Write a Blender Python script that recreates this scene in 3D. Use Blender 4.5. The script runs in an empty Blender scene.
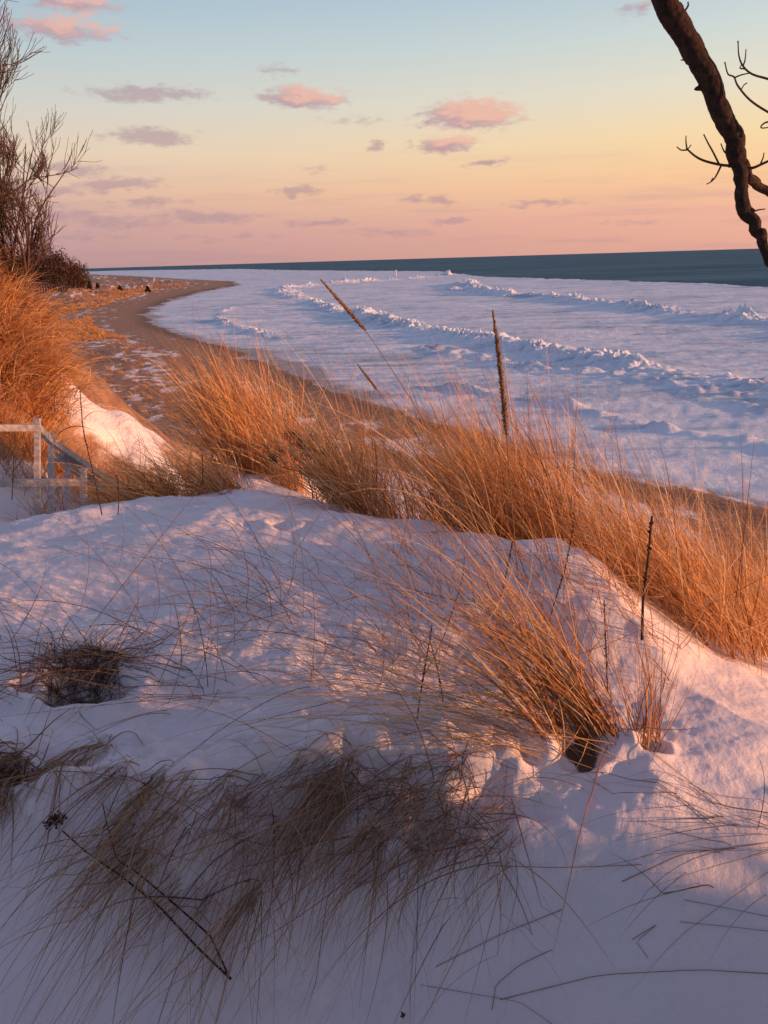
import bpy, math, random
import numpy as np
from mathutils import Matrix, Vector
random.seed(7); rng = np.random.default_rng(11)
sc = bpy.context.scene; C = sc.collection
R = math.radians

# ------------------------------------------------------------------ camera
F_PX = 750.0; PITCH = R(18.6); ROLL = R(1.7)
Fv = np.array([0, math.cos(PITCH), -math.sin(PITCH)])
R0 = np.array([1., 0, 0]); U0 = np.array([0, math.sin(PITCH), math.cos(PITCH)])
Rv = R0*math.cos(ROLL) - U0*math.sin(ROLL); Uv = U0*math.cos(ROLL) + R0*math.sin(ROLL)
def ray(px, py):
    px = np.asarray(px, float); py = np.asarray(py, float)
    d = Fv + ((px-384)/F_PX)[..., None]*Rv - ((py-512)/F_PX)[..., None]*Uv
    return d/np.linalg.norm(d, axis=-1, keepdims=True)
cam = bpy.data.cameras.new('camera'); co = bpy.data.objects.new('camera', cam); C.objects.link(co)
cam.sensor_fit = 'VERTICAL'; cam.sensor_height = 36; cam.lens = 36*F_PX/1024
cam.clip_start = 0.05; cam.clip_end = 90000
co.matrix_world = Matrix(((Rv[0], Uv[0], -Fv[0], 0), (Rv[1], Uv[1], -Fv[1], 0), (Rv[2], Uv[2], -Fv[2], 0), (0, 0, 0, 1)))
sc.camera = co
LAKE = -11.0
def on_plane(pts, z=LAKE):
    a = np.array(pts, float); d = ray(a[:, 0], a[:, 1]); t = z/np.minimum(d[:, 2], -1e-4)
    return (d*t[:, None])[:, :2]

# ------------------------------------------------------------------ noise
def _h(ix, iy, s):
    n = (ix.astype(np.int64)*374761393 + iy.astype(np.int64)*668265263 + s*974711) & 0xffffffff
    n = ((n ^ (n >> 13))*1274126177) & 0xffffffff
    return ((n ^ (n >> 16)) & 0xffff)/65535.0
def vn(x, y, s=0):
    x0 = np.floor(x); y0 = np.floor(y); fx = x-x0; fy = y-y0
    ux = fx*fx*fx*(fx*(fx*6-15)+10); uy = fy*fy*fy*(fy*(fy*6-15)+10)
    a = _h(x0, y0, s); b = _h(x0+1, y0, s); c = _h(x0, y0+1, s); d = _h(x0+1, y0+1, s)
    return (a*(1-ux)+b*ux)*(1-uy) + (c*(1-ux)+d*ux)*uy - 0.5
def fbm(x, y, o=4, s=0, g=0.5):
    r = 0; a = 1.
    for i in range(o):
        r = r + a*vn(x, y, s+i*17)
        x, y = (x*1.6+y*1.2)+3.7, (-x*1.2+y*1.6)+9.1; a *= g
    return r
def sst(a, b, x):
    t = np.clip((x-a)/(b-a), 0, 1); return t*t*(3-2*t)
def seg_dist(x, y, P, closed=False):
    P = np.asarray(P, float); n = len(P); best = np.full(np.shape(x), 1e18); inside = np.zeros(np.shape(x), bool)
    along = np.zeros(np.shape(x)); L = 0
    for i in range(n if closed else n-1):
        a = P[i]; b = P[(i+1) % n]; ab = b-a; l2 = ab@ab
        t = np.clip(((x-a[0])*ab[0]+(y-a[1])*ab[1])/l2, 0, 1)
        dd = (x-a[0]-t*ab[0])**2+(y-a[1]-t*ab[1])**2
        m = dd < best; best = np.where(m, dd, best); along = np.where(m, L+t*math.sqrt(l2), along); L += math.sqrt(l2)
        if closed:
            cond = (a[1] > y) != (b[1] > y)
            xi = a[0]+(y-a[1])/((b[1]-a[1]) if abs(b[1]-a[1]) > 1e-12 else 1e-12)*(b[0]-a[0])
            inside ^= cond & (x < xi)
    return np.sqrt(best), (inside if closed else along)

# ------------------------------------------------------------------ the land
SHORE_PX = [(980, 600), (768, 513), (690, 494), (620, 478), (560, 458), (500, 440), (400, 412), (330, 389), (280, 368), (240, 351),
            (190, 337), (155, 326), (148, 314), (165, 302), (200, 292), (240, 285), (232, 281.5), (180, 279), (140, 276.5), (110, 275)]
SHORE = [tuple(p) for p in on_plane(SHORE_PX)]
LANDP = [(60, -60), (40, -5)] + SHORE + [(-3000, 1500), (-3000, -200), (0, -200)]
BLUFF = [(9, -60), (10, -12), (8.5, -3), (4.2, -0.6), (2.3, 0.9), (1.25, 2.0), (0.92, 2.6), (0.80, 3.3), (0.30, 3.85), (-0.3, 4.1), (-0.9, 4.55), (-1.6, 4.4), (-2.4, 4.1), (-3.2, 4.4), (-4.5, 5.8),
         (-5.1, 8.0), (-5.6, 10.2), (-7.6, 13.2), (-14, 17), (-40, 30), (-150, 140), (-500, 800), (-3000, 1400), (-3000, -200), (0, -200)]
PROF_D = np.array([-60, -14, -7, -2.4, -1.0, 0.0, 0.5, 1.2, 2.5, 5, 9, 13, 17, 24, 40, 200.])
PROF_Z = np.array([3.5, 2.4, 0.2, -1.28, -1.34, -1.40, -1.58, -1.95, -2.8, -4.6, -7.4, -9.4, -10.1, -10.6, -12.4, -14.])  # inland rise added so the unseen hill behind the viewer darkens the foreground
def G(x, y, cx, cy, rx, ry, rot=0):
    c, s = math.cos(R(rot)), math.sin(R(rot)); u = (x-cx)*c+(y-cy)*s; v = -(x-cx)*s+(y-cy)*c
    return np.exp(-(u/rx)**2-(v/ry)**2)
HOLES = []   # (x, y, r, depth) hollows melted round the grass
def H(x, y, fine=True):
    x = np.asarray(x, float); y = np.asarray(y, float); r = np.hypot(x, y)
    bd, ins = seg_dist(x, y, BLUFF, True); d = np.where(ins, -bd, bd)
    wob = fbm(x*0.35, y*0.35, 3, 5)*sst(5, 14, r)*1.0
    z = np.interp(d+wob, PROF_D, PROF_Z)
    # far inland the land is only a low terrace
    z = np.where(y > 20, z - sst(20, 60, y)*np.maximum(z+9.3, 0), z)
    sd, si = seg_dist(x, y, LANDP, True); s = np.where(si, sd, -sd)
    sh = LAKE + np.where(s > 0, 0.14*(1-np.exp(-s/1.5))+1.5*(1-np.exp(-s/38)), s*0.12)
    sh = sh + (fbm(x*0.11, y*0.11, 4, 31)*0.9*sst(4, 25, s) + fbm(x*0.035, y*0.05, 4, 33)*3.6*sst(14, 40, s)*sst(60, 140, r))
    k = 0.35; m = np.maximum(z, sh); z = m + k*np.log(np.exp((z-m)/k)+np.exp((sh-m)/k))-k*0.0
    z = np.where(s < 0, np.minimum(z, LAKE+s*0.12+0.25), z)
    # left dune, the hollow with the stairs, the mound of the middle clump
    z = z + 2.45*G(x, y, -7.4, 11.4, 2.4, 2.6) + .5*G(x, y, -5.8, 9, 1.5, 1.5)
    z = z - .65*G(x, y, -3.6, 6.7, 1.4, 1.2, 0) + 1.1*G(x, y, -1.3, 7.0, 0.8, 1.2, 10)
    z = z + 0.45*fbm(x*.9, y*.9, 3, 12)*sst(5, 7, r)*(1-sst(18, 30, r))
    # right, out of frame: a dune shoulder added to block the low sun
    z = z + 0.75*G(x, y, 5.6, -1.9, 2.6, 1.5, -20)
    near = 1-sst(4.5, 7.5, r)
    # foreground shelf and the bank falling towards the viewer
    lip = 2.02 + 0.10*np.sin(x*2.3+0.6) - 0.28*sst(0.0, 0.9, x) + 0.1*fbm(x*1.5, x*0+2.2, 2, 3)
    z = z - near*(0.16*(1-sst(lip, 3.6, y)) + 0.52*(1-sst(lip-0.85, lip+0.05, y)))
    z = z + near*(0.23*G(x, y, 0.74, 2.9, 0.5, 0.36, -25) + 0.10*G(x, y, -0.95, 3.95, 0.45, 0.3, 0) + 0.09*G(x, y, 1.25, 2.0, 0.5, 0.35, 0)
                  + 0.06*G(x, y, 0.0, 3.2, 0.35, 0.3) + 0.08*G(x, y, 0.55, 1.75, 0.4, 0.35) - 0.06*G(x, y, -1.4, 3.0, 0.7, 0.4))
    z = z + near*(fbm(x*1.6, y*3.6, 3, 72)*.035*sst(1.9, 2.4, y) + fbm(x*1.1, y*1.5, 3, 71)*0.09 + .05*np.abs(fbm(x*2.6, y*3.6, 3, 73))*sst(2.2, 2.8, y)*sst(-.9, 0, x))
    if fine:
        nn = 1-sst(7, 16, r)
        z = z + nn*(fbm(x*4.2, y*5.2, 3, 81)*0.028) + near*(fbm(x*15+y*4, y*24, 3, 83)*.010*sst(-.25, .3, fbm(x*1.3, y*1.3, 2, 85)) + fbm(x*40, y*44, 2, 87)*.0035)
        clod = G(x, y, 0.05, 1.95, 0.42, 0.26) + 0.8*G(x, y, -0.45, 4.0, 0.5, 0.3) + 0.8*G(x, y, 0.0, 3.3, 0.6, 0.25) + 0.6*G(x, y, -0.55, 1.95, 0.5, 0.25) + 0.5*G(x, y, -1.3, 1.9, .5, .3)
        z = z + near*np.clip(clod, 0, 1)*(0.07*np.maximum(fbm(x*6, y*7, 3, 91), 0)+0.02*fbm(x*16, y*16, 2, 95))
        led = np.clip(G(x, y, -.25, 1.95, .75, .22)+.8*G(x, y, .2, 1.85, .35, .25)+.7*G(x, y, -1.2, 1.95, .5, .2), 0, 1)
        q1 = fbm(x*3.2, y*5.5, 3, 141); z = z + near*led*(.085*sst(-.16, .2, q1)-.04+.05*np.abs(fbm(x*8, y*9, 2, 143)))
        z = z + near*0.35*(sst(0.12, 0.5, fbm(x*2.6, y*3.4, 2, 99)))*fbm(x*9, y*11, 3, 101)*0.045
        for hx, hy, hr, hd in HOLES:
            q = np.hypot(x-hx, (y-hy)*1.15)*(1+0.5*fbm((x-hx)*7+hx*3, (y-hy)*7, 2, 7))
            z = z - hd*np.exp(-(q/hr)**4) + hd*0.28*np.exp(-((q-hr*1.45)/(hr*0.4))**2)
    H.bd = d; H.sd = s
    return z
def hit(px, py, fine=False):
    d = ray(np.atleast_1d(px), np.atleast_1d(py)); n = len(d); t = np.full(n, np.nan); prev = 0.6
    ts = np.geomspace(0.7, 900, 420); last = np.full(n, 0.7); done = np.zeros(n, bool)
    for tt in ts:
        p = d*tt; u = (p[:, 2] <= H(p[:, 0], p[:, 1], fine)) & ~done
        t[u] = tt; last[u] = prev; done |= u; prev = tt
    lo = last.copy(); hi = np.where(np.isnan(t), 900, t)
    for _ in range(12):
        mid = (lo+hi)/2; p = d*mid[:, None]; below = p[:, 2] <= H(p[:, 0], p[:, 1], fine)
        hi = np.where(below, mid, hi); lo = np.where(below, lo, mid)
    return d*hi[:, None]
HL = [(78, 692, .13, .11), (583, 751, .075, .05), (648, 748, .04, .06), (225, 775, .05, .02), 
      (432, 816, .05, .025), (8, 775, .06, .03),  (397, 547, .05, .04), (283, 524, .06, .05), (400, 768, .04, .02)]
_p = hit([a[0] for a in HL], [a[1] for a in HL])
for a, q_ in zip(HL, _p): HOLES.append((q_[0], q_[1], a[2], a[3]))

# ------------------------------------------------------------------ object helpers
def link(o, parent=None):
    C.objects.link(o)
    if parent is not None: o.parent = parent; o.matrix_parent_inverse = Matrix.Translation(-Vector(parent.location))
    return o
def tag(o, label=None, cat=None, group=None, kind=None):
    if label: o['label'] = label
    if cat: o['category'] = cat
    if group: o['group'] = group
    if kind: o['kind'] = kind
    return o
def empty(name, loc=(0, 0, 0)):
    o = bpy.data.objects.new(name, None); o.location = loc; o.empty_display_size = .1; C.objects.link(o); return o
def mesh(name, V, Fc, mat, parent=None, tint=None, smooth=True, attrs=None):
    V = np.ascontiguousarray(V, np.float32); Fc = np.ascontiguousarray(Fc, np.int32); k = Fc.shape[1]
    me = bpy.data.meshes.new(name); me.vertices.add(len(V)); me.vertices.foreach_set('co', V.ravel())
    me.loops.add(Fc.size); me.loops.foreach_set('vertex_index', Fc.ravel())
    me.polygons.add(len(Fc)); me.polygons.foreach_set('loop_start', np.arange(0, Fc.size, k, dtype=np.int32))
    me.polygons.foreach_set('use_smooth', np.full(len(Fc), smooth)); me.update(calc_edges=True)
    if tint is not None:
        a = me.attributes.new('tint', 'FLOAT', 'POINT'); a.data.foreach_set('value', np.ascontiguousarray(tint, np.float32))
    for n, v in (attrs or {}).items():
        a = me.attributes.new(n, 'FLOAT', 'POINT'); a.data.foreach_set('value', np.ascontiguousarray(v, np.float32))
    me.materials.append(mat); me.validate()
    return link(bpy.data.objects.new(name, me), parent)
class MB:
    def __init__(s): s.v = []; s.f = []; s.t = []; s.n = 0
    def add(s, V, Fc, t=0.5):
        V = np.asarray(V, float); s.v.append(V); s.f.append(np.asarray(Fc)+s.n); s.t.append(np.full(len(V), t)); s.n += len(V); return s
    def tube(s, P, rad, sides=6, t=0.5, wob=0, up=None):
        P = np.asarray(P, float); n = len(P); rad = np.broadcast_to(np.asarray(rad, float), (n,))
        T = np.gradient(P, axis=0); T /= np.linalg.norm(T, axis=1, keepdims=True)+1e-9
        a = np.array([0.31, 0.2, 0.93]) if abs(T[0] @ np.array([0.31, 0.2, 0.93])) < .9 else np.array([1., 0, 0])
        N = np.cross(T, a); N /= np.linalg.norm(N, axis=1, keepdims=True)+1e-9; B = np.cross(T, N)
        an = np.arange(sides)*2*math.pi/sides
        rr = rad[:, None]*(1+wob*(rng.random((n, sides))-.5))
        V = P[:, None]+(np.cos(an)[None, :, None]*N[:, None]+np.sin(an)[None, :, None]*B[:, None])*rr[..., None]
        V = np.concatenate([V.reshape(-1, 3), P[:1], P[-1:]])
        i = np.arange(n-1)[:, None]*sides; j = np.arange(sides)[None]; k = (j+1) % sides
        Q = np.stack([i+j, i+k, i+sides+k, i+sides+j], -1).reshape(-1, 4)
        c0 = n*sides; c1 = c0+1; j = np.arange(sides); k = (j+1) % sides
        caps = np.concatenate([np.stack([k, j, j*0+c0, j*0+c0], 1), np.stack([(n-1)*sides+j, (n-1)*sides+k, j*0+c1, j*0+c1], 1)])
        s.tr = caps
        # caps as quads with a repeated centre are invalid: use thin quads pairs when the side count is even
        if sides % 2 == 0:
            h = sides//2
            cap = []
            for base, c, fl in ((0, c0, True), ((n-1)*sides, c1, False)):
                for q in range(0, sides, 2):
                    a1, b1, d1 = base+q, base+(q+1) % sides, base+(q+2) % sides
                    cap.append([c, d1, b1, a1] if fl else [c, a1, b1, d1])
            Q = np.concatenate([Q, np.array(cap)])
        return s.add(V, Q, t)
    def box(s, c, sz, M3=None, t=.5):
        c = np.asarray(c, float); h = np.asarray(sz, float)/2
        V = np.array([(x, y, z) for x in (-1, 1) for y in (-1, 1) for z in (-1, 1)])*h
        if M3 is not None: V = V @ np.asarray(M3).T
        return s.add(V+c, [(0, 1, 3, 2), (4, 6, 7, 5), (0, 4, 5, 1), (2, 3, 7, 6), (0, 2, 6, 4), (1, 5, 7, 3)], t)
    def build(s, name, mat, parent=None, smooth=True):
        return mesh(name, np.concatenate(s.v), np.concatenate(s.f), mat, parent, np.concatenate(s.t), smooth)

# ------------------------------------------------------------------ materials
class NT:
    def __init__(s, t): s.t = t; t.nodes.clear()
    def n(s, typ, **kw):
        o = s.t.nodes.new(typ)
        for k, v in kw.items():
            if k[0] == '_': setattr(o, k[1:], v)
            else:
                key = int(k[1:]) if k[0] == 'i' and k[1:].isdigit() else k.replace('_', ' ')
                if isinstance(v, bpy.types.NodeSocket): s.t.links.new(v, o.inputs[key])
                else: o.inputs[key].default_value = v
        return o
    def math(s, op, a, b=0.0, c=0.0, clamp=False):
        o = s.n('ShaderNodeMath', _operation=op, _use_clamp=clamp, i0=a, i1=b, i2=c); return o.outputs[0]
    def mix(s, f, a, b):
        o = s.n('ShaderNodeMix', _data_type='RGBA'); 
        for i, v in ((0, f), (6, a), (7, b)):
            if isinstance(v, bpy.types.NodeSocket): s.t.links.new(v, o.inputs[i])
            else: o.inputs[i].default_value = v if i == 0 else (*v[:3], 1)
        return o.outputs[2]
    def ramp(s, fac, stops, interp='LINEAR'):
        o = s.n('ShaderNodeValToRGB', Fac=fac); r = o.color_ramp; r.interpolation = interp
        while len(r.elements) < len(stops): r.elements.new(0.5)
        for e, (p, c) in zip(r.elements, stops): e.position = p; e.color = (*c, 1) if not isinstance(c, (int, float)) else (c, c, c, 1)
        return o.outputs[0]
def new_mat(name):
    m = bpy.data.materials.new(name); m.use_nodes = True; t = NT(m.node_tree); out = t.n('ShaderNodeOutputMaterial'); return m, t, out
def srgb(r, g, b): return tuple(((c/255+.055)/1.055)**2.4 if c > 10 else c/255/12.92 for c in (r, g, b))

def snow_sand_mat():
    m, t, out = new_mat('snow_over_sand')
    geo = t.n('ShaderNodeNewGeometry').outputs['Position']
    sand = t.n('ShaderNodeAttribute', _attribute_name='sand').outputs['Fac']
    n1 = t.n('ShaderNodeTexNoise', Vector=t.n('ShaderNodeMapping', Vector=geo, Scale=(.5, .16, .5), Rotation=(0, 0, R(18))).outputs[0], Scale=2.4, Detail=8, Roughness=.7).outputs['Fac']
    n2 = t.n('ShaderNodeTexNoise', Vector=geo, Scale=3.2, Detail=6, Roughness=.7).outputs['Fac']
    nn = t.math('ADD', t.math('MULTIPLY', n1, .6), t.math('MULTIPLY', n2, .4))
    # sand shows where noise is below the local cover value
    k = t.math('MULTIPLY', t.math('SUBTRACT', t.math('MULTIPLY_ADD', sand, .62, .24), nn), 8, clamp=True)
    k = t.math('MULTIPLY', k, t.math('MULTIPLY', sand, 30, clamp=True))
    ns = t.n('ShaderNodeTexNoise', Vector=geo, Scale=1.7, Detail=7, Roughness=.7).outputs['Fac']
    sc_ = t.ramp(ns, [(.3, (.14, .08, .05)), (.5, (.33, .185, .105)), (.7, (.52, .33, .20))])
    nf = t.n('ShaderNodeTexNoise', Vector=geo, Scale=60, Detail=5, Roughness=.7).outputs['Fac']
    nl = t.n('ShaderNodeTexNoise', Vector=geo, Scale=2.5, Detail=4).outputs['Fac']
    snow = t.ramp(nl, [(.3, (.83, .80, .80)), (.7, (.91, .89, .89))])
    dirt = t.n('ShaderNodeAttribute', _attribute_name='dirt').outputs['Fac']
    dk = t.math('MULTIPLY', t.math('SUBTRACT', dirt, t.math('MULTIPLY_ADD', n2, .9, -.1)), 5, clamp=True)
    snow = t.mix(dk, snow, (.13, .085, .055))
    col = t.mix(k, snow, sc_)
    wet = t.n('ShaderNodeAttribute', _attribute_name='wet').outputs['Fac']
    wn = t.math('MULTIPLY', wet, t.math('MULTIPLY_ADD', n2, 1.6, -.1), clamp=True)
    col = t.mix(wn, col, (.085, .055, .04))
    hgt = t.math('ADD', t.math('MULTIPLY', nf, .45), t.math('MULTIPLY', n2, 1.0))
    b = t.n('ShaderNodeBump', Height=hgt, Strength=.6, Distance=.02)
    b2 = t.n('ShaderNodeBump', Height=n1, Strength=.5, Distance=.25, Normal=b.outputs[0])
    far = t.n('ShaderNodeAttribute', _attribute_name='far').outputs['Fac']
    t.t.links.new(far, b2.inputs['Strength'])
    p = t.n('ShaderNodeBsdfPrincipled', Base_Color=col, Roughness=.75, Normal=b2.outputs[0])
    p.inputs['Specular IOR Level'].default_value = .25
    p.inputs['Subsurface Weight'].default_value = 0.0
    t.t.links.new(p.outputs[0], out.inputs[0]); return m
def ice_mat(name='shelf_ice', scale=.35):
    m, t, out = new_mat(name)
    geo = t.n('ShaderNodeNewGeometry').outputs['Position']
    mp = t.n('ShaderNodeMapping', Vector=geo, Rotation=(0, 0, R(28)), Scale=(.22, .9, 1)).outputs[0]
    n1 = t.n('ShaderNodeTexNoise', Vector=mp, Scale=scale, Detail=9, Roughness=.66, Distortion=.6).outputs['Fac']
    n2 = t.n('ShaderNodeTexNoise', Vector=geo, Scale=1.1, Detail=6, Roughness=.7).outputs['Fac']
    n0 = t.n('ShaderNodeTexNoise', Vector=geo, Scale=.06, Detail=3, Roughness=.5).outputs['Fac']
    col = t.ramp(t.math('ADD', t.math('MULTIPLY', n1, .75), t.math('MULTIPLY', n0, .25)), [(.32, (.26, .36, .47)), (.43, (.48, .58, .70)), (.50, (.66, .75, .86)), (.62, (.80, .86, .93))])
    dirt = t.n('ShaderNodeAttribute', _attribute_name='dirt').outputs['Fac']
    dk = t.math('MULTIPLY', t.math('SUBTRACT', dirt, t.math('MULTIPLY', n1, .8)), 3, clamp=True)
    col = t.mix(dk, col, (.36, .33, .33))
    h = t.math('ADD', t.math('MULTIPLY', n1, 1.6), t.math('MULTIPLY', n2, .8))
    b = t.n('ShaderNodeBump', Height=h, Strength=.55, Distance=.55)
    p = t.n('ShaderNodeBsdfPrincipled', Base_Color=col, Roughness=.55, Normal=b.outputs[0]); p.inputs['Specular IOR Level'].default_value = .25
    t.t.links.new(p.outputs[0], out.inputs[0]); return m
def water_mat():
    m, t, out = new_mat('open_water')
    geo = t.n('ShaderNodeNewGeometry').outputs['Position']
    mp = t.n('ShaderNodeMapping', Vector=geo, Rotation=(0, 0, R(12)), Scale=(.35, 1, 1)).outputs[0]
    n = t.n('ShaderNodeTexNoise', Vector=mp, Scale=.25, Detail=6, Roughness=.6).outputs['Fac']
    nb = t.n('ShaderNodeTexNoise', Vector=mp, Scale=.02, Detail=6, Roughness=.6).outputs['Fac']
    b = t.n('ShaderNodeBump', Height=n, Strength=1, Distance=2.2)
    col = t.ramp(nb, [(.35, (.05, .13, .18)), (.65, (.10, .21, .26))])
    p = t.n('ShaderNodeBsdfPrincipled', Base_Color=col, Roughness=.6, Normal=b.outputs[0], IOR=1.1); p.inputs['Specular IOR Level'].default_value = .15
    t.t.links.new(p.outputs[0], out.inputs[0]); return m
def plant_mat(name, stops, rough=.6, trans=.25):
    m, t, out = new_mat(name)
    a = t.n('ShaderNodeAttribute', _attribute_name='tint').outputs['Fac']
    geo = t.n('ShaderNodeNewGeometry').outputs['Position']
    n = t.n('ShaderNodeTexNoise', Vector=geo, Scale=14, Detail=3).outputs['Fac']
    f = t.math('ADD', a, t.math('MULTIPLY_ADD', n, .3, -.15))
    col = t.ramp(f, stops)
    p = t.n('ShaderNodeBsdfPrincipled', Base_Color=col, Roughness=rough); p.inputs['Specular IOR Level'].default_value = .3
    if trans:
        tr = t.n('ShaderNodeBsdfTranslucent', Color=col); mx = t.n('ShaderNodeMixShader', i0=trans, i1=p.outputs[0], i2=tr.outputs[0])
        t.t.links.new(mx.outputs[0], out.inputs[0])
    else: t.t.links.new(p.outputs[0], out.inputs[0])
    return m
def bark_mat(name, c0, c1, sc=30, dist=.01):
    m, t, out = new_mat(name)
    geo = t.n('ShaderNodeNewGeometry').outputs['Position']
    n = t.n('ShaderNodeTexNoise', Vector=geo, Scale=sc, Detail=8, Roughness=.7).outputs['Fac']
    v = t.n('ShaderNodeTexVoronoi', Vector=geo, Scale=sc*1.4).outputs['Distance']
    col = t.ramp(n, [(.35, c0), (.65, c1)])
    b = t.n('ShaderNodeBump', Height=t.math('ADD', n, t.math('MULTIPLY', v, .6)), Strength=.9, Distance=dist)
    p = t.n('ShaderNodeBsdfPrincipled', Base_Color=col, Roughness=.85, Normal=b.outputs[0]); p.inputs['Specular IOR Level'].default_value = .2
    t.t.links.new(p.outputs[0], out.inputs[0]); return m
M_SNOW = snow_sand_mat(); M_ICE = ice_mat(); M_WATER = water_mat()
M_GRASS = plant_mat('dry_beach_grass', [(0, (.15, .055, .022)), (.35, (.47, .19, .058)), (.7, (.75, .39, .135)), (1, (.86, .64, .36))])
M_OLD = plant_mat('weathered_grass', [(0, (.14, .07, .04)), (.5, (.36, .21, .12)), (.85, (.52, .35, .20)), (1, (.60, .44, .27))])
M_STEM = plant_mat('dark_weed_stem', [(0, (.035, .018, .012)), (1, (.12, .06, .04))], .7, 0)
M_SEED = plant_mat('seed_head_chaff', [(0, (.12, .06, .03)), (.6, (.32, .19, .10)), (1, (.52, .36, .20))], .8, .15)
M_BARK = bark_mat('rough_bark', (.014, .009, .007), (.075, .044, .033), 34, .012)
M_TWIG = bark_mat('twig_bark', (.05, .03, .024), (.13, .08, .06), 40, .003)
M_FAR = bark_mat('grove_branches', (.035, .02, .016), (.10, .052, .038), 1.0, .02)
M_CONE = bark_mat('conifer_needles', (.012, .02, .012), (.04, .05, .028), 1.0, .02)
M_WOOD = bark_mat('weathered_grey_wood', (.34, .31, .29), (.62, .58, .54), 18, .003)
M_WHITE = bark_mat('white_paint', (.6, .58, .56), (.8, .78, .76), 2, .002)

# ------------------------------------------------------------------ ground sheet
def polar(r0, parts, az_f, nf, nc, a0=-math.pi, a1=math.pi):
    rs = [np.array([r0])]
    for rend, n in parts: rs.append(np.geomspace(rs[-1][-1], rend, n+1)[1:])
    rs = np.concatenate(rs)
    az = np.concatenate([np.linspace(a0, -az_f, nc, endpoint=False), np.linspace(-az_f, az_f, nf), np.linspace(az_f, a1, nc+1)[1:]])
    return rs, az
def grid_faces(nr, na, keep=None):
    i = np.arange(nr-1)[:, None]*na; j = np.arange(na-1)[None]
    Q = np.stack([i+j, i+j+1, i+na+j+1, i+na+j], -1).reshape(-1, 4)
    return Q[keep[Q].any(1)] if keep is not None else Q
rs, az = polar(0.25, [(1.1, 30), (7.5, 470), (60, 260), (600, 200), (2500, 30)], R(34), 760, 90)
RR, AA = np.meshgrid(rs, az, indexing='ij'); X = RR*np.sin(AA); Y = RR*np.cos(AA); Z = H(X, Y)
s_ = H.sd; bdd = H.bd; keep = (s_ > -6).ravel()
_RS, _AZ, _Z = rs, az, Z
def H(x, y, fine=True):      # the finished ground, read back from its own grid
    x = np.asarray(x, float); y = np.asarray(y, float); r = np.clip(np.hypot(x, y), _RS[0], _RS[-1]*.999); a = np.arctan2(x, y)
    i = np.clip(np.searchsorted(_RS, r)-1, 0, len(_RS)-2); j = np.clip(np.searchsorted(_AZ, a)-1, 0, len(_AZ)-2)
    u = (r-_RS[i])/(_RS[i+1]-_RS[i]); v = (a-_AZ[j])/(_AZ[j+1]-_AZ[j])
    return (_Z[i, j]*(1-u)+_Z[i+1, j]*u)*(1-v)+(_Z[i, j+1]*(1-u)+_Z[i+1, j+1]*u)*v
slope = sst(1.0, 3.0, bdd)
sand = 0.34*slope + 0.05*sst(9, 14, bdd)
sand = np.where(Y > 14, np.maximum(sand, .50+.9*fbm(X*.22, Y*.13, 4, 19)), sand)
band = np.exp(-((s_-2.0-0.6*fbm(X*.2, Y*.2, 3, 8))/(1.7+0.022*RR))**2)
sand = np.maximum(sand, (.66+.7*fbm(X*.8, Y*.8, 3, 20))*sst(6.2, 7.5, RR)*(X < -1.2))
sand = np.clip(sand + band*(.38+.5*fbm(X*.12, Y*.12, 3, 18)), 0, 1)*sst(3.0, 7, RR)
dirt = np.zeros_like(X)
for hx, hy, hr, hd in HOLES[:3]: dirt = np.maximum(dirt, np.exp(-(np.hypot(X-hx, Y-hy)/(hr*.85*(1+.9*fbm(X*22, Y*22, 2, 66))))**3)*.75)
g = mesh('snowy_ground', np.stack([X, Y, Z], -1).reshape(-1, 3), grid_faces(len(rs), len(az), keep), M_SNOW,
         attrs={'sand': sand.ravel(), 'dirt': dirt.ravel(), 'far': (0.9*sst(5, 14, RR)).ravel(), 'wet': (np.exp(-((s_-1.2-.5*fbm(X*.3, Y*.3, 3, 9))/(.9+.007*RR))**2)*.9*sst(8, 12, RR)).ravel()})
tag(g, kind='structure')

# ------------------------------------------------------------------ lake
ICE_EDGE_PX = [(1300, 325), (1000, 300), (768, 288), (700, 284), (620, 281.5), (540, 279), (490, 277.5), (462, 275), (440, 271.5), (300, 270.5), (240, 268.8), (110, 270.6), (20, 272)]
EDGE = [tuple(p) for p in on_plane(ICE_EDGE_PX)]
ICEP = [(60, -60), (600, -60)] + EDGE + [(-3000, 3000), (-3000, -100)]
def P2(l): return on_plane(l)
RIDGES = {
 'outer': (P2([(450, 291), (464, 283.5), (480, 291), (520, 296), (570, 301), (650, 311), (768, 326), (900, 345)]), 1.15, 2.4),
 'bend': (P2([(462, 275.5), (400, 279.5), (340, 284), (300, 287.5), (283, 291.5), (296, 297)]), 1.0, 3.2),
 'main': (P2([(296, 297), (330, 308), (375, 320), (430, 331), (500, 344), (560, 354), (620, 364), (690, 378), (768, 394), (900, 425)]), .85, 2.3),
 'inner': (P2([(232, 309), (222, 318), (232, 327), (262, 334), (300, 339)]), .5, 1.6),
 'low': (P2([(450, 388), (510, 398), (560, 406), (610, 419), (680, 432), (768, 447), (880, 475)]), .34, .8),
 'slab': (P2([(430, 350), (520, 366), (600, 376), (680, 388), (768, 410)]), .42, 2.4)}
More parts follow.
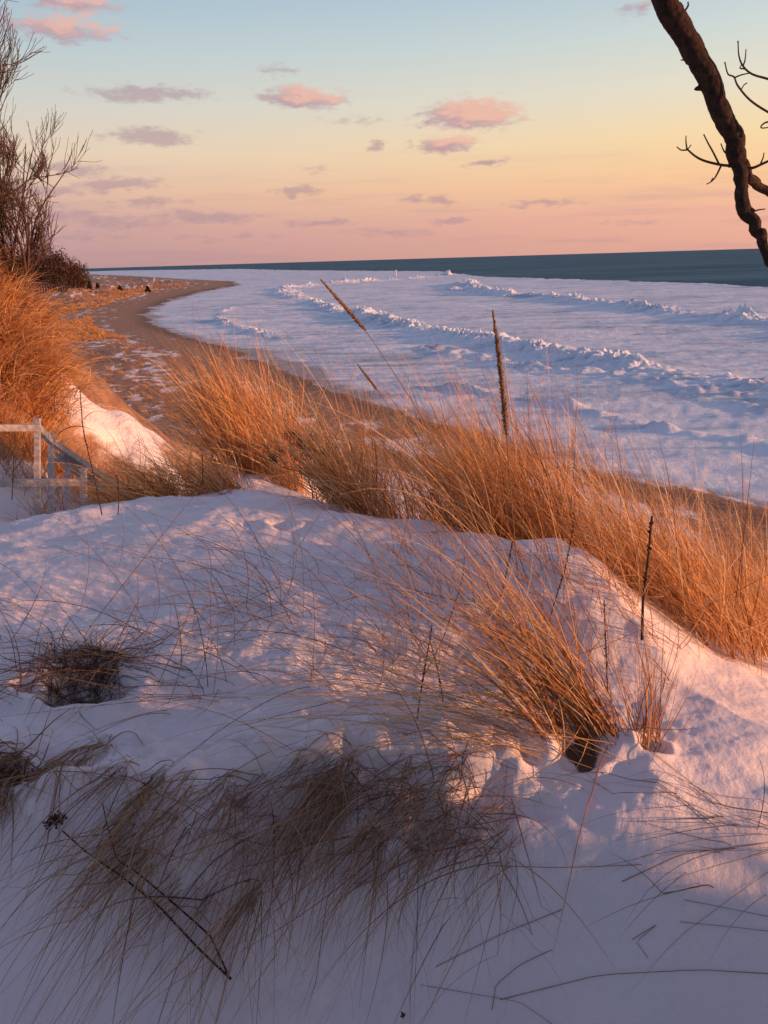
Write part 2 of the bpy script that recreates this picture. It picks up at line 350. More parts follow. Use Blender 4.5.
def ice_h(x, y):
    ed, ei = seg_dist(x, y, ICEP, True); e = np.where(ei, ed, -ed)
    z = LAKE + 0.04 + fbm(x*.05, y*.12, 4, 41)*.35 + .16*fbm(x*.35, y*.6, 3, 43) + .05*fbm(x*1.4, y*1.4, 2, 44)
    for k, (P, a, w) in RIDGES.items():
        d, al = seg_dist(x, y, P); n = .5+1.1*np.abs(fbm(x*.12, y*.12, 3, len(k)))
        z = z + .5*a*np.exp(-(d/(w*1.6*(1+.6*fbm(x*.1, y*.1, 2, 3))))**2)*n
        if k in ('low', 'slab'): z = z + a*np.exp(-(d/(w*.8))**2)*np.clip(.3+2.2*fbm(x*.5, y*.5, 3, 9), 0, 2)
    z = z + .35*np.exp(-((e-2)/3)**2)
    sd2, si2 = seg_dist(x, y, LANDP, True)
    return np.where(e < 0, LAKE-.5+e*.2, z), e, np.where(si2, sd2, -sd2)
rs2, az2 = polar(14, [(60, 150), (260, 300), (1200, 120), (3000, 20)], R(31), 560, 24, -R(80), R(95))
RR, AA = np.meshgrid(rs2, az2, indexing='ij'); X = RR*np.sin(AA); Y = RR*np.cos(AA); Z, e, s2 = ice_h(X, Y)
dI = 0.75*np.exp(-(s2/(-6+0*X))**2)
dI = np.where(s2 > -5, .8*sst(-5, 0, s2), 0)*.8 + .45*np.clip(fbm(X*.03, Y*.09, 3, 77)*2, 0, 1)
ic = mesh('lake_ice', np.stack([X, Y, Z], -1).reshape(-1, 3), grid_faces(len(rs2), len(az2), ((e > -3) & (s2 < 3)).ravel()), M_ICE, attrs={'dirt': dI.ravel()})
tag(ic, kind='structure')
rs3 = np.geomspace(60, 60000, 60); az3 = np.linspace(-R(88), R(88), 60)
RR, AA = np.meshgrid(rs3, az3, indexing='ij')
w = mesh('lake_water', np.stack([RR*np.sin(AA), RR*np.cos(AA), RR*0+LAKE-.22], -1).reshape(-1, 3), grid_faces(60, 60), M_WATER)
tag(w, kind='structure')

# jumbled ice: each ridge is one continuous heap of tilted slabs
def cells(x, y, s=0):
    x0 = np.floor(x); y0 = np.floor(y); best = np.full(x.shape, 9e9); hb = np.zeros(x.shape); tx = hb.copy(); ty = hb.copy()
    for i in (-1, 0, 1):
        for j in (-1, 0, 1):
            cx = x0+i; cy = y0+j; px = cx+_h(cx, cy, s+1); py = cy+_h(cx, cy, s+2); d = (x-px)**2+(y-py)**2; m = d < best
            best = np.where(m, d, best); hb = np.where(m, _h(cx, cy, s+3)+(_h(cx, cy, s+4)-.5)*2.2*(x-px)+(_h(cx, cy, s+5)-.5)*2.2*(y-py), hb)
    return hb
def ridge(P, a, w, label, cell=1.2, step=.3):
    P = np.asarray(P); n0 = 12*len(P); t = np.linspace(0, len(P)-1, n0); Pp = np.vstack([2*P[0]-P[1], P, 2*P[-1]-P[-2]]); Q = []
    for u in t:
        i = min(int(u), len(P)-2); f = u-i; A, B, C_, D = Pp[i:i+4]; Q.append(.5*((2*B)+(-A+C_)*f+(2*A-5*B+4*C_-D)*f*f+(-A+3*B-3*C_+D)*f**3))
    Q = np.array(Q); L = np.concatenate([[0], np.cumsum(np.linalg.norm(np.diff(Q, axis=0), axis=1))]); n = int(min(L[-1]/step, 1500)); q = np.linspace(0, L[-1], n)
    X = np.interp(q, L, Q[:, 0]); Y = np.interp(q, L, Q[:, 1]); T = np.stack([np.gradient(X), np.gradient(Y)], 1); T /= np.linalg.norm(T, axis=1, keepdims=True)
    k = 38; v = np.linspace(-1, 1, k)*w*2.4
    wig = fbm(q*.07, q*0+1, 3, 5)*w*1.6
    GX = X[:, None]-T[:, 1:2]*(v[None]+wig[:, None]); GY = Y[:, None]+T[:, 0:1]*(v[None]+wig[:, None])
    zb = ice_h(GX, GY)[0]; vv = v[None]/w*(1+.5*fbm(GX*.15, GY*.15, 2, 9))
    env = np.exp(-vv**2)*np.clip(.55+1.5*fbm(q*.09, q*0, 3, 4)[:, None], .12, 1.5)
    env *= sst(0, .03, q/L[-1])[:, None]*sst(0, .03, 1-q/L[-1])[:, None]
    hgt = a*env*(.35+.75*cells(GX/cell, GY/cell, 3)+.4*cells(GX/cell*2.3, GY/cell*2.3, 8))+.25*a*env*fbm(GX*2, GY*2, 2, 5)
    spread = sst(.35, .8, cells(GX/cell*1.4, GY/cell*1.4, 21)*1.0)*.16*a*np.exp(-(vv/1.9)**4)
    z = zb+hgt+spread-.06-.3*sst(.75, 1, np.abs(v[None]/(w*2.4)))
    o = mesh('ice_ridge', np.stack([GX, GY, z], -1).reshape(-1, 3), grid_faces(n, k), M_ICE, smooth=False, attrs={'dirt': np.zeros(n*k)})
    tag(o, label, 'ice ridge')
ridge(*RIDGES['outer'], 'outermost long ridge of piled ice, nearest the open water', 1.5, .35)
ridge(*RIDGES['bend'], 'pink lit curved heap of ice at the bend of the far ice shelf', 2.0, .5)
ridge(*RIDGES['main'], 'long jagged middle ridge of broken ice crossing the frozen bay', 1.0, .22)
ridge(*RIDGES['inner'], 'small curled ice ridge near the inner beach bend', 1.1, .3)
d0 = on_plane([(443, 275.5)])[0]
m = MB(); 
gx = np.linspace(-1, 1, 61); GX, GY = np.meshgrid(gx, np.linspace(-1, 1, 31), indexing='ij')
hh = 3.6*np.clip(np.exp(-((GX-.35)/.35)**2-(GY/.6)**2)+.5*np.exp(-((GX+.4)/.35)**2-(GY/.6)**2)-.12, 0, 2)*(1+.8*fbm(GX*6, GY*6, 3, 4))
mesh('ice_mound', np.stack([d0[0]+GX*9, d0[1]+GY*8, LAKE-.3+hh], -1).reshape(-1, 3), grid_faces(61, 31), M_ICE, attrs={'dirt': np.zeros(61*31)})
tag(bpy.context.scene.collection.objects['ice_mound'], 'tall heap of ice standing out against the dark water at the far shelf edge', 'ice mound')
b0 = on_plane([(396, 276.5)])[0]
bt = empty('navigation_beacon', (b0[0], b0[1], LAKE)); tag(bt, 'tiny pale beacon post standing far out on the ice edge', 'beacon')
MB().tube([(b0[0], b0[1], LAKE), (b0[0], b0[1], LAKE+3.2)], [.5, .3], 8).build('tower', M_WHITE, bt)
MB().tube([(b0[0], b0[1], LAKE+3.2), (b0[0], b0[1], LAKE+4.0), (b0[0], b0[1], LAKE+4.3)], [.55, .5, .1], 8).build('lantern', M_WHITE, bt)

# ------------------------------------------------------------------ grass
def blade_paths(roots, d0, length, wind, bend, seg=8, stiff=0.6, grav=.5, jit=.18, ground=True, lift=.003):
    """roots (N,3), d0 (N,3) start direction; wind (N,3) direction the tips are pulled to"""
    N = len(roots); P = np.zeros((N, seg+1, 3)); P[:, 0] = roots; d = d0/np.linalg.norm(d0, axis=1, keepdims=True)
    bend = np.broadcast_to(bend, (N,))[:, None]; kink = rng.normal(0, 1, (N, 3))*jit
    for i in range(seg):
        t = (i+1)/seg
        br = (rng.random((N, 1)) < .035)*rng.normal(0, .9, (N, 3)); d = d + br
        d = d + (wind*bend + kink)*(t**stiff)*(1.0/seg)*2.2; d[:, 2] -= grav*(t**1.5)*(1/seg)*bend[:, 0]
        d /= np.linalg.norm(d, axis=1, keepdims=True)
        P[:, i+1] = P[:, i]+d*(length/seg)[:, None]
    if ground:
        hz = H(P[:, 1:, 0], P[:, 1:, 1])+lift+rng.random((N, 1))*.012
        P[:, 1:, 2] = np.maximum(P[:, 1:, 2], hz)
    return P
def ribbons(name, P, width, mat, parent=None, tints=None, tube=False):
    N, K, _ = P.shape; T = np.gradient(P, axis=1); T /= np.linalg.norm(T, axis=2, keepdims=True)+1e-9
    a = rng.normal(size=(N, 1, 3)); S = np.cross(T, a); S /= np.linalg.norm(S, axis=2, keepdims=True)+1e-9
    tt = np.linspace(0, 1, K)[None, :, None]; prof = (1-.88*tt**2.2)*(.75+.5*np.minimum(tt*4, 1)*.5)
    wd = np.broadcast_to(width, (N,))[:, None, None]*prof*.5
    B = np.cross(T, S)
    if tube:
        an = [0, 2.094, 4.189]; V = np.stack([P+(math.cos(q)*S+math.sin(q)*B)*wd for q in an], 2); ns = 3
    else:
        V = np.stack([P-S*wd, P+B*wd*.35, P+S*wd], 2); ns = 3   # a shallow keel, like a rolled leaf
    V = V.reshape(-1, 3); i = (np.arange(N)[:, None, None]*K+np.arange(K-1)[None, :, None])*ns; j = np.arange(ns if tube else ns-1)[None, None]
    k = (j+1) % ns; Q = np.stack([i+j, i+k, i+ns+k, i+ns+j], -1).reshape(-1, 4)
    tn = tints if tints is not None else np.clip(rng.normal(.5, .22, N), 0, 1)
    grad = (tn[:, None]+.18*np.linspace(-.6, .8, K)[None])[..., None]
    return mesh(name, V, Q, mat, parent, np.repeat(np.clip(grad, 0, 1), ns, 2).ravel())
def vec(a, n): return np.broadcast_to(np.array(a, float), (n, 3)).copy()
def clump(label, roots_xy, length, up=(0, 0, 1), wind=(-1, 0, .1), bend=.7, width=.0032, mat=None, spread=.35, sunk=.02, tmean=.5, tsd=.30, seg=8, grav=.5, jit=.18, lsd=.33, fine=True, name='beach_grass_clump', tube=False, patchy=True):
    xy = np.asarray(roots_xy); N = len(xy); z = H(xy[:, 0], xy[:, 1])-sunk
    roots = np.column_stack([xy, z]); c = roots.mean(0)
    ax = rng.normal(0, spread, (N, 3)); ax[:, 2] = 0
    d0 = vec(up, N)+ax
    L = length*np.clip(rng.normal(1, lsd, N), .3, 1.7)
    b = bend*np.clip(rng.normal(1, .3, N), .2, 2)
    P = blade_paths(roots, d0, L, vec(wind, N)+rng.normal(0, .25, (N, 3)), b, seg=seg, grav=grav, jit=jit)
    o = ribbons(name, P, width*np.clip(rng.normal(1, .3, N), .4, 2), mat or M_GRASS, None, np.clip(rng.normal(tmean, tsd, N), 0, 1), tube)
    tag(o, label, 'grass clump')
    return o
def ell(cx, cy, rx, ry, n, rot=0, tufts=0, tr=.08, edge=.5):
    """roots in an ellipse, gathered in tufts"""
    if tufts:
        q = rng.random(tufts); a = rng.random(tufts)*2*math.pi; tx = np.sqrt(q)*np.cos(a); ty = np.sqrt(q)*np.sin(a)
        k = rng.integers(0, tufts, n); u = tx[k]*rx+rng.normal(0, tr, n); v = ty[k]*ry+rng.normal(0, tr, n)
    else:
        q = np.sqrt(rng.random(n)); a = rng.random(n)*2*math.pi; u = q*np.cos(a)*rx; v = q*np.sin(a)*ry
    c, s = math.cos(R(rot)), math.sin(R(rot)); return np.column_stack([cx+u*c-v*s, cy+u*s+v*c])
def px_roots(x0, y0, x1, y1, n, tufts=0, tr=.05):
    m = tufts or n; p = hit(x0+(x1-x0)*rng.random(m), y0+(y1-y0)*rng.random(m))[:, :2]
    if tufts: p = p[rng.integers(0, m, n)]+rng.normal(0, tr, (n, 2))
    return p

# --- left dune
clump('thick orange grass combed down the right flank of the high left dune', np.vstack([ell(-5.4, 10.9, .9, 1.4, 3500, 30, 70, .10), ell(-4.5, 9.7, .45, .7, 2000, 20, 40, .10)]), .55, up=(.35, -.2, .7), wind=(.8, -.4, -.5), bend=.8, width=.009, spread=.3, tmean=.6)
clump('grass along the top edge of the left dune under the bare shrub', ell(-6.8, 11.0, 1.6, 1.5, 2400, -10, 70, .11), .5, up=(.4, -.1, .9), wind=(.8, -.3, -.4), bend=.8, width=.009, tmean=.45)
clump('scattered straws on the open snow between the left dune and the middle clump', ell(-3.0, 8.2, .8, .7, 650, 0, 34, .07), .42, up=(.1, -.2, 1), wind=(.3, -.1, -.2), bend=.7, width=.006, tmean=.5)
clump('short grass on the lower flank of the left dune above the railing', ell(-4.7, 8.2, 1.1, .5, 900, 0, 26, .08), .42, up=(.1, -.2, 1), wind=(.5, -.2, -.3), bend=.7, width=.007, tmean=.5)
# --- hollow with the stairs
clump('loose tangle of grass in the hollow to the right of the wooden railing', ell(-2.45, 7.0, .45, .8, 1000, 0, 26, .08), .55, up=(-.1, 0, 1), wind=(-.4, 0, 0), bend=.7, width=.006, tmean=.55)
clump('low grass around the feet of the wooden railing', ell(-4.0, 8.0, 1.1, .6, 1100, 0, 34, .08), .45, up=(.1, 0, 1), wind=(.5, 0, -.2), bend=.8, width=.006, tmean=.5)
# --- middle clump
clump('tall dense orange clump on the mound just beyond the snowy crest', ell(-1.05, 6.5, .38, .75, 2100, 12, 34, .055), .82, up=(-.3, 0, 1), wind=(-.5, .1, .1), bend=.55, width=.006, spread=.25, tmean=.55)
clump('low sprawling grass spilling over the crest left of the tall clump', ell(-1.5, 5.2, .5, .35, 900, 0, 26, .08), .45, up=(-.3, -.1, .8), wind=(-.9, -.1, -.1), bend=.8, width=.005, tmean=.6)
# --- band behind the right crest
clump('hazy orange grass in front of the shore, behind the middle of the crest', ell(.15, 4.9, .5, .5, 800, -25, 22, .06), .8, up=(-.3, 0, 1), wind=(-.6, .1, .1), bend=.5, width=.0045, tmean=.6)
clump('densest tall orange grass standing right behind the lit snow hump', ell(.85, 4.1, .55, .42, 1750, -40, 28, .05), .8, up=(-.3, .05, 1), wind=(-.6, .1, .1), bend=.5, width=.004, spread=.25, tmean=.55)
clump('wide bright grass clump behind the snow crest at the right edge', ell(1.5, 3.05, .42, .42, 1300, -40, 26, .05), .6, up=(-.3, .05, 1), wind=(-.65, .1, .1), bend=.5, width=.0036, spread=.25, tmean=.65)
clump('lower grass fringe farther down the slope at the right edge', ell(2.2, 4.3, .6, .9, 800, -35, 26, .08), .6, up=(-.3, .05, 1), wind=(-.6, .1, .1), bend=.5, width=.0045, tmean=.6)
# --- foreground
p = hit(585, 748)[0]
clump('bright orange clump rooted in a snow hollow at the right, blades swept left', ell(p[0], p[1], .11, .04, 240, 0, 8, .018), .60, up=(-.55, .25, .95), wind=(-.7, .25, -.05), bend=.55, width=.0036, spread=.2, tmean=.7, tube=True)
p = hit(648, 742)[0]
clump('small thin tuft in its own hole right of the bright orange clump', ell(p[0], p[1], .05, .04, 60, 0), .34, up=(-.1, .2, 1), wind=(.1, .2, .1), bend=.5, width=.003, tmean=.5, tube=True)
clump('long pale stalks arching left across the snow shelf', px_roots(470, 690, 640, 765, 110, 34, .03), .95, up=(-1, .15, .5), wind=(-.8, -.1, -.4), bend=.75, width=.003, spread=.3, tmean=.95, tsd=.15, tube=True, lsd=.3, seg=12)
clump('thin upright straws on the sunlit crest hump', px_roots(400, 550, 700, 690, 330, 80, .04), .5, up=(-.35, .1, 1), wind=(-.6, .1, 0), bend=.7, width=.0028, spread=.45, tmean=.5, tube=True)
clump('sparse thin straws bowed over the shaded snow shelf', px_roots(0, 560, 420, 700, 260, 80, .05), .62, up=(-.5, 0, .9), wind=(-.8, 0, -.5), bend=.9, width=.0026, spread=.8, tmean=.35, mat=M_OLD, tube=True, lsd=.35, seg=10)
p = hit(80, 690)[0]
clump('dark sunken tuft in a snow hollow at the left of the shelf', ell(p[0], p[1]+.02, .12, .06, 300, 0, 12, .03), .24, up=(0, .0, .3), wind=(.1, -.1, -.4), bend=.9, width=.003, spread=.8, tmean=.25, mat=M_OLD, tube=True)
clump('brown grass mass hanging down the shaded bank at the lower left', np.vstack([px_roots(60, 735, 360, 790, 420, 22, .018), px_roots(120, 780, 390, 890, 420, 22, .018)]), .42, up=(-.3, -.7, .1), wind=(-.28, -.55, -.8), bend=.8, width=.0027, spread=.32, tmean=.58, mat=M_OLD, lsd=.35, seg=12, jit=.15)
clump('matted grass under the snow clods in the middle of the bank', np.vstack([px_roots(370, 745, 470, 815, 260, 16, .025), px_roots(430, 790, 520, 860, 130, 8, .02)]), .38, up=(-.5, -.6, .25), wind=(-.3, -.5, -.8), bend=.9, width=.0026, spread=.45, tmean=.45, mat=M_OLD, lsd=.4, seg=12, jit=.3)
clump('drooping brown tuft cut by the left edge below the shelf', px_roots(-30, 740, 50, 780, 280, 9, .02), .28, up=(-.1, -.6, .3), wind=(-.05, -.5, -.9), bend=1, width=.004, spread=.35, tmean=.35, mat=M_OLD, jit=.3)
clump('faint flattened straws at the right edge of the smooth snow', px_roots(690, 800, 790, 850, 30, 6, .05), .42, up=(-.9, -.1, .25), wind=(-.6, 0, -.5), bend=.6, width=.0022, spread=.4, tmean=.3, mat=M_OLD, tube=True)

# single straws stuck in or lying on the smooth snow
def px_path(pts, lift=.004, n=14, arch=0.0):
    a = np.array(pts, float); t = np.linspace(0, 1, len(a)); q = np.linspace(0, 1, n)
    P = hit(np.interp(q, t, a[:, 0]), np.interp(q, t, a[:, 1]), True)
    P = P*(1-arch*np.sin(q*math.pi)[:, None]/np.linalg.norm(P, axis=1)[:, None]); P[:, 2] += lift
    return P
for pts, lb, rad in [
    ([(488, 866), (560, 868), (642, 865)], 'short thin straw lying level on the smooth snow, right of the matted grass', .0009),
    ([(500, 1000), (600, 975), (700, 970), (768, 974)], 'long curved straw lying across the lower right snow', .0010),
    ([(436, 967), (500, 935), (562, 910)], 'straight straw slanting over the snow near the bottom centre', .0010),
    ([(492, 1010), (496, 985), (520, 965), (552, 950)], 'kinked straw with a bend at its foot near the bottom centre', .0010),
    ([(632, 940), (658, 924), (636, 942), (648, 958)], 'small hooked straw alone on the open snow', .0008),
    ([(684, 900), (730, 909), (775, 918)], 'pale straw near the right edge, upper of the two parallel ones', .0008),
    ([(680, 922), (730, 927), (775, 932)], 'faint straw near the right edge, lower of the two parallel ones', .0007),
    ([(622, 882), (680, 855), (768, 843)], 'dark straw with an arched back at the right edge', .0012),
    ([(420, 985), (520, 1002), (560, 1030)], 'very faint straw running out of the bottom edge', .0007)]:
    o = MB().tube(px_path(pts, rad*1.2, arch=.006), rad, 6, .62).build('straw', M_OLD); tag(o, lb, 'straw', 'single straws on the smooth snow')

# ------------------------------------------------------------------ seed stalks and weed stems
def stalk(px_pts, dist, head=None, label='', rad=.0022, name='seed_stalk', tint=.5, hr=.008, cat='grass stalk'):
    """px_pts from root to tip; dist = range at root and at tip"""
    a = np.array(px_pts, float); q = np.linspace(0, 1, 22); t = np.linspace(0, 1, len(a))
    D = ray(np.interp(q, t, a[:, 0]), np.interp(q, t, a[:, 1])); P = D*np.linspace(dist[0], dist[1], 22)[:, None]
    P[1:-1] = (P[:-2]+P[1:-1]*2+P[2:])/4
    e = empty(name, tuple(P[0])); tag(e, label, cat)
    m = MB(); k = 22 if head is None else int(22*(1-head))+1
    m.tube(P[:max(k, 3)], np.linspace(rad, rad*.7, max(k, 3)), 6, tint).build('stem', M_SEED if head else M_STEM, e)
    if head:
        hp = P[k-1:]; s = np.linspace(0, 1, 40); i = np.linspace(0, len(hp)-1, 40)
        HP = np.stack([np.interp(i, np.arange(len(hp)), hp[:, c]) for c in range(3)], 1)
        rr = hr*np.minimum(1, s*8+.3)*(1-.86*s**3)
        m2 = MB().tube(HP, rr*.65, 8, .35, wob=.5)
        T = HP[-1]-HP[0]; T /= np.linalg.norm(T)
        for j in range(260):
            u = random.random()**.9; c = np.array([np.interp(u*39, np.arange(40), HP[:, c]) for c in range(3)])
            n = np.cross(T, rng.normal(size=3)); n /= np.linalg.norm(n); rloc = hr*(1-.8*u**3)
            m2.tube([c+n*rloc*.2, c+n*rloc*.7+T*.006, c+n*rloc*1.1+T*.014], [.0012, .0014, .0003], 4, .2+.7*random.random())
        m2.build('seed_head', M_SEED, e)
    else:
        m2 = MB()
        for j in range(26):
            u = .35+.62*random.random(); c = np.array([np.interp(u*21, np.arange(22), P[:, c]) for c in range(3)])
            n = rng.normal(size=3); n[2] = abs(n[2]); n /= np.linalg.norm(n); l = rad+.004+.003*random.random()
            m2.tube([c, c+n*l*.5, c+n*l], [rad*.6, rad*1.0, rad*.2], 6, random.random())
        m2.build('buds', M_STEM, e)
    return e
stalk([(520, 600), (513, 520), (507, 440), (502, 380), (493, 312)], (2.7, 2.3), .47, 'tall upright grass stalk with a thick seed head, centre right against the ice', hr=.0115)
stalk([(475, 520), (452, 470), (415, 405), (368, 333), (322, 281)], (3.6, 3.0), .27, 'long leaning stalk whose pointed seed head crosses the ice left of centre', hr=.009)
stalk([(450, 520), (420, 460), (385, 400), (358, 365)], (3.7, 3.4), .26, 'shorter leaning stalk with a small seed head below the long leaning one', hr=.006)
def wst(base, tip, extra, label, rad=.003, dd=0, dist=None):
    b = hit(*base)[0] if dist is None else ray(base[0], base[1])*dist
    d = np.linalg.norm(b); return stalk([base]+extra+[tip], (d+.02, d+dd), None, label, rad, 'weed_stem', .3, cat='weed stem')
wst((642, 640), (652, 516), [(643, 600), (648, 560)], 'thick dark weed stem standing in front of the right grass clump', .0055, dist=2.85)
wst((544, 646), (574, 524), [(552, 610), (565, 570)], 'slim dark weed stem leaning right over the lit snow hump', .0028)
wst((495, 640), (513, 540), [(500, 600), (507, 570)], 'dark weed stem directly under the tall seed head stalk', .0028)
wst((416, 726), (432, 625), [(421, 690), (428, 650)], 'darker left weed stem of the crossed pair in the middle of the shelf', .003)
wst((444, 708), (430, 640), [(440, 680)], 'right weed stem of the crossed pair in the middle of the shelf', .0024)
wst((608, 700), (604, 600), [(606, 650)], 'dark upright stem rising behind the bright orange clump', .0028)
wst((102, 515), (80, 390), [(95, 480), (83, 430)], 'bent dark weed stem rising right of the railing posts', .0035, dist=4.6)
wst((118, 515), (117, 475), [(119, 495)], 'short dark weed stem on the crest right of the railing', .003, dist=4.5)
wst((202, 490), (202, 455), [(203, 470)], 'short dark twig standing on the crest before the tall clump', .0028, dist=4.5)
wst((12, 500), (14, 455), [(13, 480)], 'thin dark weed stem behind the rails at the left edge', .003, dist=6.0)
wst((404, 1034), (402, 1012), [(403, 1020)], 'stub of a dark stalk at the bottom edge, left one of two', .003)
wst((436, 1034), (436, 1006), [(435, 1020)], 'stub of a dark stalk at the bottom edge, right one of two', .003)

# fallen umbel stem on the lower left bank
e = empty('fallen_weed_stem', tuple(hit(231, 984)[0])); tag(e, 'long dark forked stem with a dried flower head lying on the lower left snow', 'weed stem')
MB().tube(px_path([(232, 985), (200, 955), (160, 912), (120, 880), (92, 862), (64, 837)], .02, 24), np.linspace(.0034, .002, 24), 6, .2).build('stem', M_STEM, e)
MB().tube(px_path([(229, 983), (212, 945), (190, 925), (140, 882), (118, 868), (108, 830), (104, 812)], .03, 24), np.linspace(.003, .0015, 24), 6, .2).build('side_stem', M_STEM, e)
c = px_path([(64, 837), (58, 830)], .025, 2)[1]; m = MB()
for k in range(40):
    n = rng.normal(size=3); n[2] = abs(n[2])*.6; n /= np.linalg.norm(n); l = .012+.018*random.random(); q = c+n*l
    m.tube([c, c+n*l*.6, q], [.0009, .0009, .0009], 4, .3); m.tube([q, q+n*.003, q+n*.007], [.001, .0042, .001], 6, random.random())
m.build('flower_head', M_STEM, e)

# ------------------------------------------------------------------ wooden stair railing
e = empty('stair_railing', tuple(ray(37, 518)*7.2)); tag(e, 'weathered grey handrail of the dune stairs, posts half hidden behind the snow crest', 'railing')
def rp(x, y, d): return ray(x, y)*d
def beam(A, B, w, h, name):
    A = np.asarray(A); B = np.asarray(B); T = B-A; L = np.linalg.norm(T); T /= L
    up = np.array([0, 0, 1.]); 
    if abs(T[2]) > .9: up = np.array([0.12, 1, 0.])
    S = np.cross(T, up); S /= np.linalg.norm(S); U = np.cross(S, T); M3 = np.stack([S, T, U], 1)
    return MB().box((A+B)/2, (w, L, h), M3).build(name, M_WOOD, e, False)
def post(x, ytop, d, hgt, w=.042):
    A = rp(x, ytop, d); o = beam(rp(x, ytop+hgt*105, d-.28*hgt), A, w, w, 'post')
    MB().box(A+np.array([0, 0, .012]), (w+.012, w+.012, .018)).build('post_cap', M_WOOD, o, False); return A
post(37.5, 421, 7.0, 1.7); post(51, 436, 7.35, 1.7); post(68, 462, 7.7, 1.5); post(84, 471, 6.7, 1.1)
beam(rp(-60, 428, 6.95), rp(40, 427.5, 6.95), .04, .055, 'top_rail')
beam(rp(-60, 484, 6.65), rp(87, 482, 6.65), .04, .055, 'lower_rail')
beam(rp(36, 426, 7.0), rp(51, 441, 7.3), .04, .06, 'stair_rail')
beam(rp(50, 440, 7.3), rp(136, 499, 8.9), .04, .055, 'stair_rail')
beam(rp(62, 455, 7.6), rp(128, 508, 8.9), .04, .055, 'stair_rail')
beam(rp(50, 452, 7.45), rp(90, 482, 8.1), .035, .06, 'stair_rail')

# ------------------------------------------------------------------ overhead limb at top right
def bezier(pts, n):
    P = np.array(pts, float); t = np.linspace(0, len(P)-1, n); Pp = np.vstack([2*P[0]-P[1], P, 2*P[-1]-P[-2]]); out = []
    for u in t:
        i = min(int(u), len(P)-2); f = u-i; a, b, c_, d = Pp[i:i+4]
        out.append(.5*((2*b)+(-a+c_)*f+(2*a-5*b+4*c_-d)*f*f+(-a+3*b-3*c_+d)*f**3))
    return np.array(out)
tb = (-2.6, -2.6); tz = float(H(*tb))
e = empty('overhanging_tree', (tb[0], tb[1], tz)); tag(e, 'dark rough tree limb reaching down and forking at the top right corner', 'tree')
RT = 3.4
limb = [(-2.6, -2.6, tz+4.2), (-1.6, -.8, tz+5.2), (-.1, 1.3, 2.55)] + [tuple(ray(a, b)*RT) for a, b in [(600, -110), (655, -25), (672, 16), (697, 56), (716, 98), (733, 138), (738, 165)]]
def knobby(m, P, r0, r1, sides=14, n=60):
    Q = bezier(P, n); rad = np.linspace(r0, r1, n)*(1+.10*fbm(np.arange(n)*.35, np.zeros(n), 2, 6)*2)
    Q = Q+np.column_stack([fbm(np.arange(n)*.3, np.zeros(n)+k, 2, 60+k) for k in range(3)])*.02
    m.tube(Q, rad, sides, .5, wob=.07); return Q
m = MB(); knobby(m, [(-2.6, -2.6, tz-.3), (-2.65, -2.6, tz+2), (-2.6, -2.6, tz+4.2), (-2.4, -2.9, tz+6.5), (-2.9, -3.3, tz+9)], .2, .09); m.build('trunk', M_BARK, e)
m = MB(); Q = bezier(limb, 120); Q = Q+np.column_stack([fbm(np.arange(120)*.16, np.zeros(120)+k, 3, 160+k) for k in range(3)])*.010*sst(40, 60, np.arange(120))[:, None]*(1-sst(112, 119, np.arange(120)))[:, None]; rad = np.interp(np.arange(120), [0, 60, 82, 119], [.07, .043, .038, .033])*(1+.10*fbm(np.arange(120)*.3, np.zeros(120), 3, 6))
m.tube(Q, rad, 16, .5, wob=.06)
fk = [(735, 160), (742, 188), (748, 214), (757, 232), (768, 254), (785, 290), (795, 330)]
knobby(m, [tuple(ray(a, b)*RT*(1-.01*i)) for i, (a, b) in enumerate(fk)], .028, .014, 14, 50)
fk2 = [(735, 158), (750, 175), (768, 194), (800, 232), (830, 275)]
knobby(m, [tuple(ray(a, b)*RT*(1+.02*i)) for i, (a, b) in enumerate(fk2)], .021, .013, 14, 40)
for (a, b, r_) in [(662, 14, .024), (704, 84, .020), (748, 182, .020), (750, 212, .019)]:
    c = ray(a, b)*RT; v = rng.normal(size=3)*.01
    m.tube([c-Uv*r_, c-Uv*r_*.3+v, c+Uv*r_*.4, c+Uv*r_], [r_*.3, r_*.95, r_*.9, r_*.3], 10, .5, wob=.15)
m.build('limb', M_BARK, e)
m = MB()
def twig(pts, r0=.0075, r1=.0035, d=RT, dd=0.):
    P = [tuple(ray(a, b)*(d+dd*i)) for i, (a, b) in enumerate(pts)]; Q = bezier(P, 6*len(P)); m.tube(Q, np.linspace(r0, r1, len(Q))*.62, 6, .4); r1 *= .62
    m.tube([Q[-1]-(Q[-1]-Q[-2])*.3, Q[-1], Q[-1]+(Q[-1]-Q[-2])*.7], [r1*.9, r1*1.8, r1*.4], 6, .6)
twig([(736, 166), (722, 165), (705, 161), (695, 156), (687, 149)], .009, .005); twig([(687, 150), (681, 150), (677, 147)], .005, .003); twig([(687, 150), (686, 142), (686, 136)], .005, .003); twig([(687, 150), (691, 145)], .004, .003)
twig([(719, 164), (713, 152), (708, 143), (704, 135)], .006, .0035); twig([(721, 166), (716, 176), (712, 181), (707, 184)], .006, .003); twig([(711, 181), (713, 178)], .004, .003)
twig([(728, 155), (724, 151), (721, 144)], .006, .003)
twig([(684, 12), (688, 6), (688, 2)], .007, .004); twig([(690, 58), (686, 60), (681, 60)], .006, .003)
twig([(742, 167), (752, 168), (762, 164), (775, 158)], .009, .007); twig([(760, 165), (763, 158), (764, 153)], .005, .003)
twig([(752, 212), (758, 210), (765, 209)], .006, .003); twig([(742, 166), (745, 162), (748, 161)], .005, .003)
twig([(790, 86), (768, 79), (752, 74), (743, 66), (739, 56), (738, 42)], .007, .0035); twig([(743, 66), (745, 60), (746, 50)], .005, .003); twig([(745, 69), (740, 68), (742, 64)], .004, .003)
